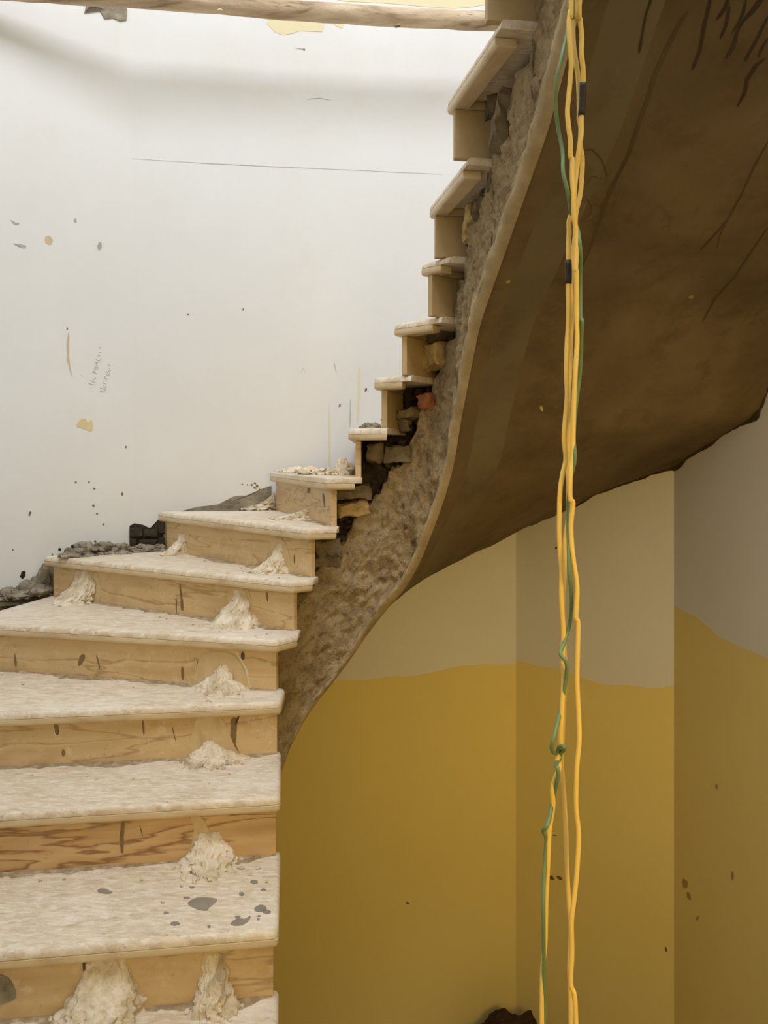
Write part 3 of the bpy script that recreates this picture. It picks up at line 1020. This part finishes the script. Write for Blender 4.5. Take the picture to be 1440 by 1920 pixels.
# tread tops: grey splashes on the second tread from the foot of the picture
for o in ([(352, 1694), (362, 1686), (380, 1683), (407, 1686), (400, 1696), (392, 1702), (388, 1708), (372, 1706), (358, 1700)],
          ellipse(476, 1654, 7, 3.6), ellipse(494, 1669, 5, 2.4), ellipse(453, 1677, 5, 3.4), ellipse(196, 1672, 14, 5, 0.1), ellipse(350, 1684, 6, 2),
          [(477, 1703), (488, 1697), (498, 1700), (500, 1706), (490, 1710), (479, 1709)], ellipse(500, 1710, 8, 3.6), [(432, 1732), (446, 1722), (458, 1724), (470, 1717), (466, 1727), (454, 1735), (440, 1736)],
          ellipse(446, 1720, 5, 2), ellipse(484, 1724, 3, 2), ellipse(486, 1718, 3, 1.5), ellipse(328, 1732, 8, 3.6), ellipse(392, 1738, 3, 2), ellipse(312, 1712, 5, 2), ellipse(360, 1664, 5, 2)):
    patch('grey_splash', blob(o, 2), on_level(zt(1)), M_SPLASH, treads[1], th=0.0012)
for n, l in ((7, [(489, 903), (492, 898)]), (7, [(503, 903), (501, 897)])):
    pass

# ------------------------------------------------------------------ raw mortar left where wall plaster stops above the stair
patch('exposed_mortar', [(318, 968), (330, 962), (352, 955), (372, 950), (390, 948), (408, 946), (424, 938), (440, 930), (470, 929), (484, 921), (498, 914), (509, 911), (509, 948), (480, 956),
                         (440, 962), (380, 968)], onB, M_GREY, wall_B, th=0.004)
patch('exposed_mortar', [(243, 986), (252, 981), (268, 984), (280, 990), (292, 984), (298, 973), (308, 970), (314, 966), (316, 1034), (242, 1036)], onB, M_MORTAR, wall_B, th=0.004)  # dark panel stands in for the shaded brick recess, which is not cut
for (u0, v0, u1, v1) in ((244, 990, 268, 1006), (270, 992, 296, 1006), (298, 976, 315, 1000), (244, 1008, 258, 1030), (260, 1010, 296, 1028), (298, 1006, 315, 1030)):
    c = px_plane((u0 + u1) / 2, (v0 + v1) / 2, PB, NB)
    a, b = px_plane(u0, v0, PB, NB), px_plane(u1, v1, PB, NB)
    ax = Vector((-NB.y, NB.x, 0))
    rough_box('brick', c + NB * 0.006, ax, NB, Vector((0, 0, 1)), (abs((b - a).dot(ax)) * 0.96, 0.03, abs(b.z - a.z) * 0.9), M_MORTAR, wall_B, 0.005)
patch('exposed_mortar', [(-30, 1128), (-30, 1122), (0, 1116), (26, 1107), (30, 1099), (48, 1096), (62, 1092), (72, 1096), (88, 1085), (92, 1060), (96, 1050), (104, 1051), (106, 1125), (40, 1130)], onL, M_GREY, wall_L, th=0.004)
patch('exposed_mortar', [(158, 25), (165, -5), (180, 5), (200, 4), (228, 10), (238, 18), (237, 38), (225, 40), (212, 34), (196, 36), (188, 22), (176, 18), (170, 10)], onL, M_GREY, wall_L, th=0.006)


# dried mortar heaps lying along the wall ends of the treads
def heap(label, spots, mat, seed, group=None):
    """one dried heap: spots = [(plan point, z, radius, height, count)]"""
    bm = bmesh.new()
    for (p, z, r, h, cnt) in spots:
        lump(bm, Vector((p[0], p[1], z + h * 0.12)), r, (1, 1, h / r), seed, 4, 0.75)
        for k in range(cnt * 2):
            a, rr = R.uniform(0, 6.28), R.uniform(0.1, 1.25)
            rad = R.choice((0.005, 0.008, 0.011, 0.016, 0.02))
            zz = z + max(0, h * (1 - rr * rr)) * 0.8 + rad * 0.25
            chip(bm, Vector((p[0] + math.cos(a) * r * rr, p[1] + math.sin(a) * r * rr, zz)), rad, k + seed)
    zmin = min(sp[1] for sp in spots) + 0.0005
    for v in bm.verts:
        # nothing sinks into the tread or pushes through the walls of the well
        v.co.z = max(v.co.z, zmin)
        for (P0, N0) in ((PL, NL), (PB, NB)):
            d = (v.co - P0).dot(N0)
            if d < 0.006:
                v.co += N0 * (0.006 - d)
    o = bm_obj('mortar_heap', bm, mat, None, smooth=False)
    recenter(o)
    o['kind'] = 'stuff'
    return tag(o, label, 'mortar', group)


def lv(u, v, n):
    p = px_z(u, v, zt(n))
    return (p.x, p.y)


heap('grey rubble heap at the wall end of the broad tread cut by the left picture edge',
     [(lv(20, 1121, 4), zt(4), 0.06, 0.03, 16), (lv(55, 1117, 4), zt(4), 0.06, 0.045, 18), (lv(86, 1113, 4), zt(4), 0.05, 0.09, 20)], M_GREY, 3)
heap('long low grey mortar ridge on the winder tread below the dark brick hole',
     [(lv(135, 1043, 5), zt(5), 0.05, 0.025, 10), (lv(165, 1040, 5), zt(5), 0.055, 0.04, 12), (lv(195, 1037, 5), zt(5), 0.055, 0.035, 12), (lv(230, 1036, 5), zt(5), 0.05, 0.03, 14),
      (lv(270, 1033, 5), zt(5), 0.05, 0.02, 14), (lv(300, 1033, 5), zt(5), 0.04, 0.02, 10)], M_GREY, 4)
heap('crumbly pale debris along the wall on the highest winder whose face is in view',
     [((-0.42, 3.46), zt(7), 0.05, 0.012, 12), ((-0.36, 3.30), zt(7), 0.05, 0.015, 14), ((-0.30, 3.1), zt(7), 0.04, 0.022, 14), ((-0.24, 3.05), zt(7), 0.03, 0.016, 10),
      ((-0.18, 3.0), zt(7), 0.035, 0.02, 12), ((-0.145, 2.98), zt(7), 0.03, 0.045, 10)], M_DAB, 5)
heap('small dark mortar clod on the tread at the start of the upper flight',
     [((-0.055, 2.80), zt(8), 0.022, 0.02, 6), ((-0.03, 2.78), zt(8), 0.018, 0.012, 5)], M_GREY, 6)

# loose crumbs and chips on the treads
CR = [(483, 1629, 1, 0.010), (470, 1641, 1, 0.004), (265, 1651, 1, 0.006), (305, 1693, 1, 0.005), (340, 1662, 1, 0.005), (120, 1650, 1, 0.005), (76, 1652, 1, 0.006), (500, 1655, 1, 0.004),
      (250, 1461, 2, 0.006), (313, 1504, 2, 0.003), (392, 1470, 2, 0.004), (430, 1452, 2, 0.004), (180, 1462, 2, 0.004), (60, 1455, 2, 0.005),
      (43, 1284, 3, 0.006), (389, 1315, 3, 0.005), (395, 1316, 3, 0.004), (250, 1290, 3, 0.004), (4, 1266, 3, 0.005), (455, 1306, 3, 0.004),
      (300, 1158, 4, 0.005), (313, 1161, 4, 0.006), (362, 1172, 4, 0.006), (375, 1174, 4, 0.005), (480, 1192, 4, 0.005), (500, 1190, 4, 0.005), (110, 1137, 4, 0.005), (205, 1141, 4, 0.004),
      (427, 1075, 5, 0.006), (452, 1066, 5, 0.007), (383, 1052, 5, 0.005), (455, 1072, 5, 0.004), (500, 1088, 5, 0.005), (523, 1085, 5, 0.006), (310, 1047, 5, 0.004)]
for q, (u, v, n, r) in enumerate(CR):
    p = px_z(u, v, zt(n))
    bm = bmesh.new()
    chip(bm, Vector((0, 0, 0)), r, q)
    lo = min(v_.co.z for v_ in bm.verts)
    for v_ in bm.verts:
        v_.co.z -= lo
    o = bm_obj('plaster_crumb', bm, M_DAB)
    o.location = (p.x, p.y, zt(n) + 0.0002)
    where = {1: 'tread with the grey splashes', 2: 'tread directly above the grey splashed one', 3: 'second tread above the grey splashed one',
             4: 'lowest winder tread', 5: 'winder tread in front of the dark brick hole'}[n]
    if q == 0:
        tag(o, 'round white plaster crumb by the riser, biggest on the tread with grey splashes', 'crumb')
    else:
        tag(o, 'tiny pale plaster crumb on the ' + where, 'crumb', 'tiny crumbs on the ' + where)

# bands of dirt swept against the foot of the risers
for n in range(1, 8):
    r, p0, nrm = risers[n]
    tx = Vector((nrm.y, -nrm.x, 0))
    if tx.x > 0:
        tx = -tx
    L = 1.3 if n < 5 else (1.0 if n < 6 else (0.72 if n == 6 else 0.5))
    z = zt(n - 1)
    vs, fs = [], []
    K = 150
    for i in range(K + 1):
        a = Vector((p0.x, p0.y, z)) + tx * (L * i / K + 0.004)
        w = max(0.003, 0.016 + 0.030 * n3((n * 3, i / K * 3, 0), 2.2, 5) + 0.012 * n3((n, i / K * 20, 4), 2.0, 3)) * min(1, i / 8)
        vs += [a + nrm * 0.0005 + Vector((0, 0, 0.004)), a + nrm * (0.0005 + w) + Vector((0, 0, 0.0007))]
        if i:
            k = 2 * i
            fs.append((k - 2, k, k + 1, k - 1))
    d_ = mesh('dirt_band', vs, fs, M_DIRT, treads[n - 1])
    d_['kind'] = 'stuff'

# ragged dark joint where the soffit render meets the outer wall
vs, fs = [], []
first = True
NJ = 260
for i in range(NJ + 1):
    s = 0.55 + (1.15 - 0.55) * i / NJ
    p, o = core(s)
    q, wi = outer_pt(s)
    x = q - o * 0.003
    z = zbot(s) + 0.004 + interp(DZ, s) + 0.014 * n3((q.x, q.y, 0), 2.5, 3) + 0.003 * n3((q.x, q.y, 7), 14, 3)
    w = max(0.002, 0.010 + 0.018 * n3((s, 0, 0), 26, 4)) * min(1, max(0.12, (s - 0.6) / 0.25))
    x2 = q - o * 0.014
    vs += [(x2.x, x2.y, z + 0.004), (x.x, x.y, z - w)]
    if i:
        k = 2 * i
        fs.append((k - 2, k - 1, k + 1, k))
mesh('ragged_joint', vs, fs, M_STAIN, stair)


# ------------------------------------------------------------------ hanging cables
def smooth_line(pts, per=5):
    out = []
    n = len(pts)
    for i in range(n - 1):
        p0, p1, p2, p3 = pts[max(i - 1, 0)], pts[i], pts[i + 1], pts[min(i + 2, n - 1)]
        for j in range(per):
            t = j / per
            out.append(0.5 * ((2 * p1) + (-p0 + p2) * t + (2 * p0 - 5 * p1 + 4 * p2 - p3) * t * t + (-p0 + 3 * p1 - 3 * p2 + p3) * t ** 3))
    out.append(pts[-1])
    return out


def tube(name, pts, rad, mat, parent=None, seg=10, cap=True, rfun=None):
    vs, fs = [], []
    m = len(pts)
    up = Vector((0, -1, 0.2)).normalized()
    for i, p in enumerate(pts):
        t = (pts[min(i + 1, m - 1)] - pts[max(i - 1, 0)]).normalized()
        a = (up - t * up.dot(t)).normalized()
        b = t.cross(a)
        up = a
        for j in range(seg):
            th = 2 * math.pi * j / seg
            r = rad * (rfun(i / (m - 1), th) if rfun else 1)
            vs.append(p + (a * math.cos(th) + b * math.sin(th)) * r)
    for i in range(m - 1):
        for j in range(seg):
            k, k2 = i * seg + j, i * seg + (j + 1) % seg
            fs.append((k, k2, k2 + seg, k + seg))
    if cap:
        fs.append(tuple(range(seg))[::-1])
        fs.append(tuple((m - 1) * seg + j for j in range(seg)))
    return mesh(name, vs, fs, mat, parent, smooth=True)


YC = 0.95
YA = [(1071, 0), (1069, 21), (1067, 42), (1068, 76), (1071, 115), (1070, 139), (1067, 174), (1064, 208), (1066, 236), (1069.5, 264), (1069.5, 293), (1073, 300), (1073, 333),
      (1075, 365), (1076, 399), (1079, 425), (1080, 445), (1081, 470), (1079.5, 504), (1081, 511), (1081, 542), (1081.5, 600), (1082, 641), (1078.6, 702), (1075.7, 763), (1074.5, 812),
      (1073, 860), (1069.6, 885), (1069, 934), (1074.5, 943), (1070.5, 986), (1073.7, 1039), (1082, 1100), (1080, 1157), (1084, 1173), (1082, 1271), (1085, 1340), (1086, 1391),
      (1081.5, 1441), (1080, 1511), (1085, 1566), (1081.5, 1636), (1076, 1690), (1071.5, 1729), (1072.5, 1787), (1070.6, 1846), (1080, 1920)]
YB = [(1086, 0), (1087.5, 35), (1091, 69), (1090, 97), (1093, 125), (1094, 149), (1092, 186), (1090, 224), (1090, 250), (1086, 278), (1082, 312), (1078, 347), (1076, 385), (1071, 403),
      (1067, 415), (1067, 437), (1066, 456), (1065.6, 488), (1065.6, 542), (1066, 569), (1065.6, 610), (1063.5, 641), (1062, 694), (1063.5, 743), (1059.5, 791), (1057.5, 824), (1061, 860),
      (1055, 889), (1050, 925), (1048.5, 986), (1050, 1035), (1053, 1068), (1052.6, 1112), (1054, 1145), (1056.6, 1189), (1055, 1230), (1057, 1271), (1053, 1340), (1051, 1379), (1051, 1410),
      (1045, 1424), (1049, 1438), (1039.5, 1464), (1035.6, 1484), (1037, 1510), (1030, 1558), (1028, 1604), (1024, 1690), (1022, 1768), (1017, 1826), (1016, 1920)]
YM = [(1079, 0), (1075, 31), (1075, 76), (1079, 111), (1084, 146), (1086, 194), (1086, 222), (1089, 240), (1088, 271), (1092, 299), (1090, 347), (1086, 375), (1080, 399), (1078.5, 427),
      (1078, 445), (1075, 468), (1073, 488), (1072, 515), (1071, 542), (1072, 583), (1070.5, 637), (1069, 694), (1066, 743), (1066, 812), (1065, 865), (1066, 925), (1065, 974), (1059.5, 1015),
      (1057.5, 1088), (1055.4, 1128), (1057.5, 1210), (1059.5, 1250), (1057, 1331), (1054, 1398), (1053, 1429), (1057, 1488), (1061, 1558), (1063, 1628), (1067, 1698), (1070, 1741), (1069, 1783),
      (1068, 1826), (1070, 1920)]
GR = [(1074, 0), (1072, 20), (1063, 66), (1053, 108), (1044, 149), (1042, 194), (1046, 236), (1055, 285), (1056, 323), (1065, 361), (1071, 399), (1074, 410), (1083, 430), (1087, 456),
      (1089, 483), (1088.5, 520), (1088.6, 556), (1089, 594), (1092, 603), (1090, 637), (1088, 694), (1080, 763), (1076, 816), (1078, 860), (1070, 897), (1066, 937), (1065, 974), (1066, 1027),
      (1067.6, 1076), (1071.7, 1120), (1069, 1165), (1057.5, 1206), (1051, 1226), (1062, 1244), (1060.7, 1275), (1053, 1323), (1047, 1350), (1039.5, 1379), (1034, 1398), (1037, 1410), (1045, 1412),
      (1048, 1402), (1056, 1399), (1058, 1405), (1052, 1412), (1048, 1425), (1042, 1434), (1046, 1442), (1045, 1460), (1040, 1484), (1035, 1510), (1030, 1536), (1025, 1550), (1018, 1558), (1024, 1572),
      (1022, 1612), (1019, 1670), (1019, 1729), (1020, 1800), (1021, 1920)]


def cable(label, line, y, rad, mat, amp, tapes=(), group=None):
    pts = [px(u, v, y + amp * math.sin(i * 1.3)) for i, (u, v) in enumerate(line)]
    top = pts[0].copy()
    bot = pts[-1].copy()
    pre = [Vector((top.x, y, ZT + 0.001)), Vector((top.x + 0.006, y, EYE + 2.6)), Vector((top.x - 0.004, y, EYE + 1.5)), Vector((top.x, y, top.z + 0.25))]
    post = [Vector((bot.x, y, bot.z - 0.3)), Vector((bot.x + 0.01, y, ZB + 0.6)), Vector((bot.x, y, ZB + 0.004))]
    pts = smooth_line(pre + pts + post, 5)
    o = tube('cable', pts, rad, mat)
    tag(o, label, 'cable', group)
    base = pts[-1].copy()
    o.data.transform(Matrix.Translation(-base))
    o.location = base
    for (v0, v1) in tapes:
        z0, z1 = EYE + (VH - v0) * y / FPX, EYE + (VH - v1) * y / FPX
        seg = [p for p in pts if z1 <= p.z <= z0]
        tp = tube('tape', seg, rad * 1.45, M_TAPE, None, 12, True, lambda t, th: 1 + 0.10 * math.sin(t * 55 + th) + 0.06 * math.sin(t * 23))
        tp.data.transform(Matrix.Translation(-base))
        tp.parent = o
        tp['label'] = 'black insulating tape around a splice'
    return o


cable('bright yellow cable without tape, hanging rightmost in front of the ochre wall', YA, YC - 0.012, 0.0030, M_CY, 0.001)
cable('yellow cable with two black tape splices hanging down the well', YB, YC + 0.004, 0.0030, M_CY, 0.001, ((149, 222), (488, 541)))
cable('duller dusty yellow cable hanging between the two brighter yellow ones', YM, YC + 0.020, 0.0030, M_CP, 0.001)
cable('thin grey-green cable looped around the yellow cables in the well', GR, YC - 0.004, 0.0024, M_CG, 0.010)

# ------------------------------------------------------------------ timber pole wedged across the well, just under the top of the picture
a, b = px(150, -8, 3.17), px(905, 40, 3.46)
d = (b - a).normalized()
ka, kb = wall_hit(Vector((a.x, a.y)), Vector((-d.x, -d.y)).normalized())[0], wall_hit(Vector((a.x, a.y)), Vector((d.x, d.y)).normalized())[0]
e0, e1 = a - d * (ka - 0.012), a + d * (kb - 0.012)
pp = [e0.lerp(e1, i / 160) + Vector((0, 0, 0.006 * math.sin(i * 0.05) + 0.003 * n3((i * 0.06, 0, 0), 1))) for i in range(161)]
pole = tube('timber_pole', pp, 0.040, M_WOOD, None, 28, True,
            lambda t, th: 1 + 0.06 * n3((t * 6, math.cos(th) * 0.8, math.sin(th) * 0.8), 1.2, 3) + 0.035 * n3((t * 10, math.cos(th) * 3, math.sin(th) * 3), 1.5, 3) - 0.05 * max(0, n3((t * 7, th * 3, 2), 1.0, 2)))
tag(pole, 'weathered round timber pole wedged across the stairwell under the roof', 'pole')
recenter(pole)
for (u, v) in ((412, 20), (745, 48)):
    bm = bmesh.new()
    lump(bm, px(u, v, 3.17 + (u - 150) * 0.000384 - 0.038), 0.012, (1.3, 0.8, 0.7), 2, 2, 0.3)
    k = bm_obj('knot', bm, M_WOOD, pole, smooth=True)

# dark heap of soil on the lower floor at the foot of the wall
bm = bmesh.new()
vs, fs = [], []
hp = [px(u, 1900, 3.52) for u in (955,)]
bmesh.ops.create_icosphere(bm, subdivisions=5, radius=1.0)
cx = hp[0]
top_z = EYE + (VH - 1912) * 3.5 / FPX
for v in bm.verts:
    k = 1 + 0.12 * noise.fractal(v.co * 2.2, 0.9, 2, 5)
    r = v.co.copy()
    v.co = Vector((cx.x + r.x * 0.20 * k, cx.y + r.y * 0.15 * k, ZB + max(0.0, r.z) ** 0.55 * (top_z - ZB) * k + 0.001))
o = bm_obj('soil_heap', bm, M_SOIL)
recenter(o)
o['kind'] = 'stuff'
tag(o, 'dark brown heap of soil at the foot of the ochre wall', 'soil')
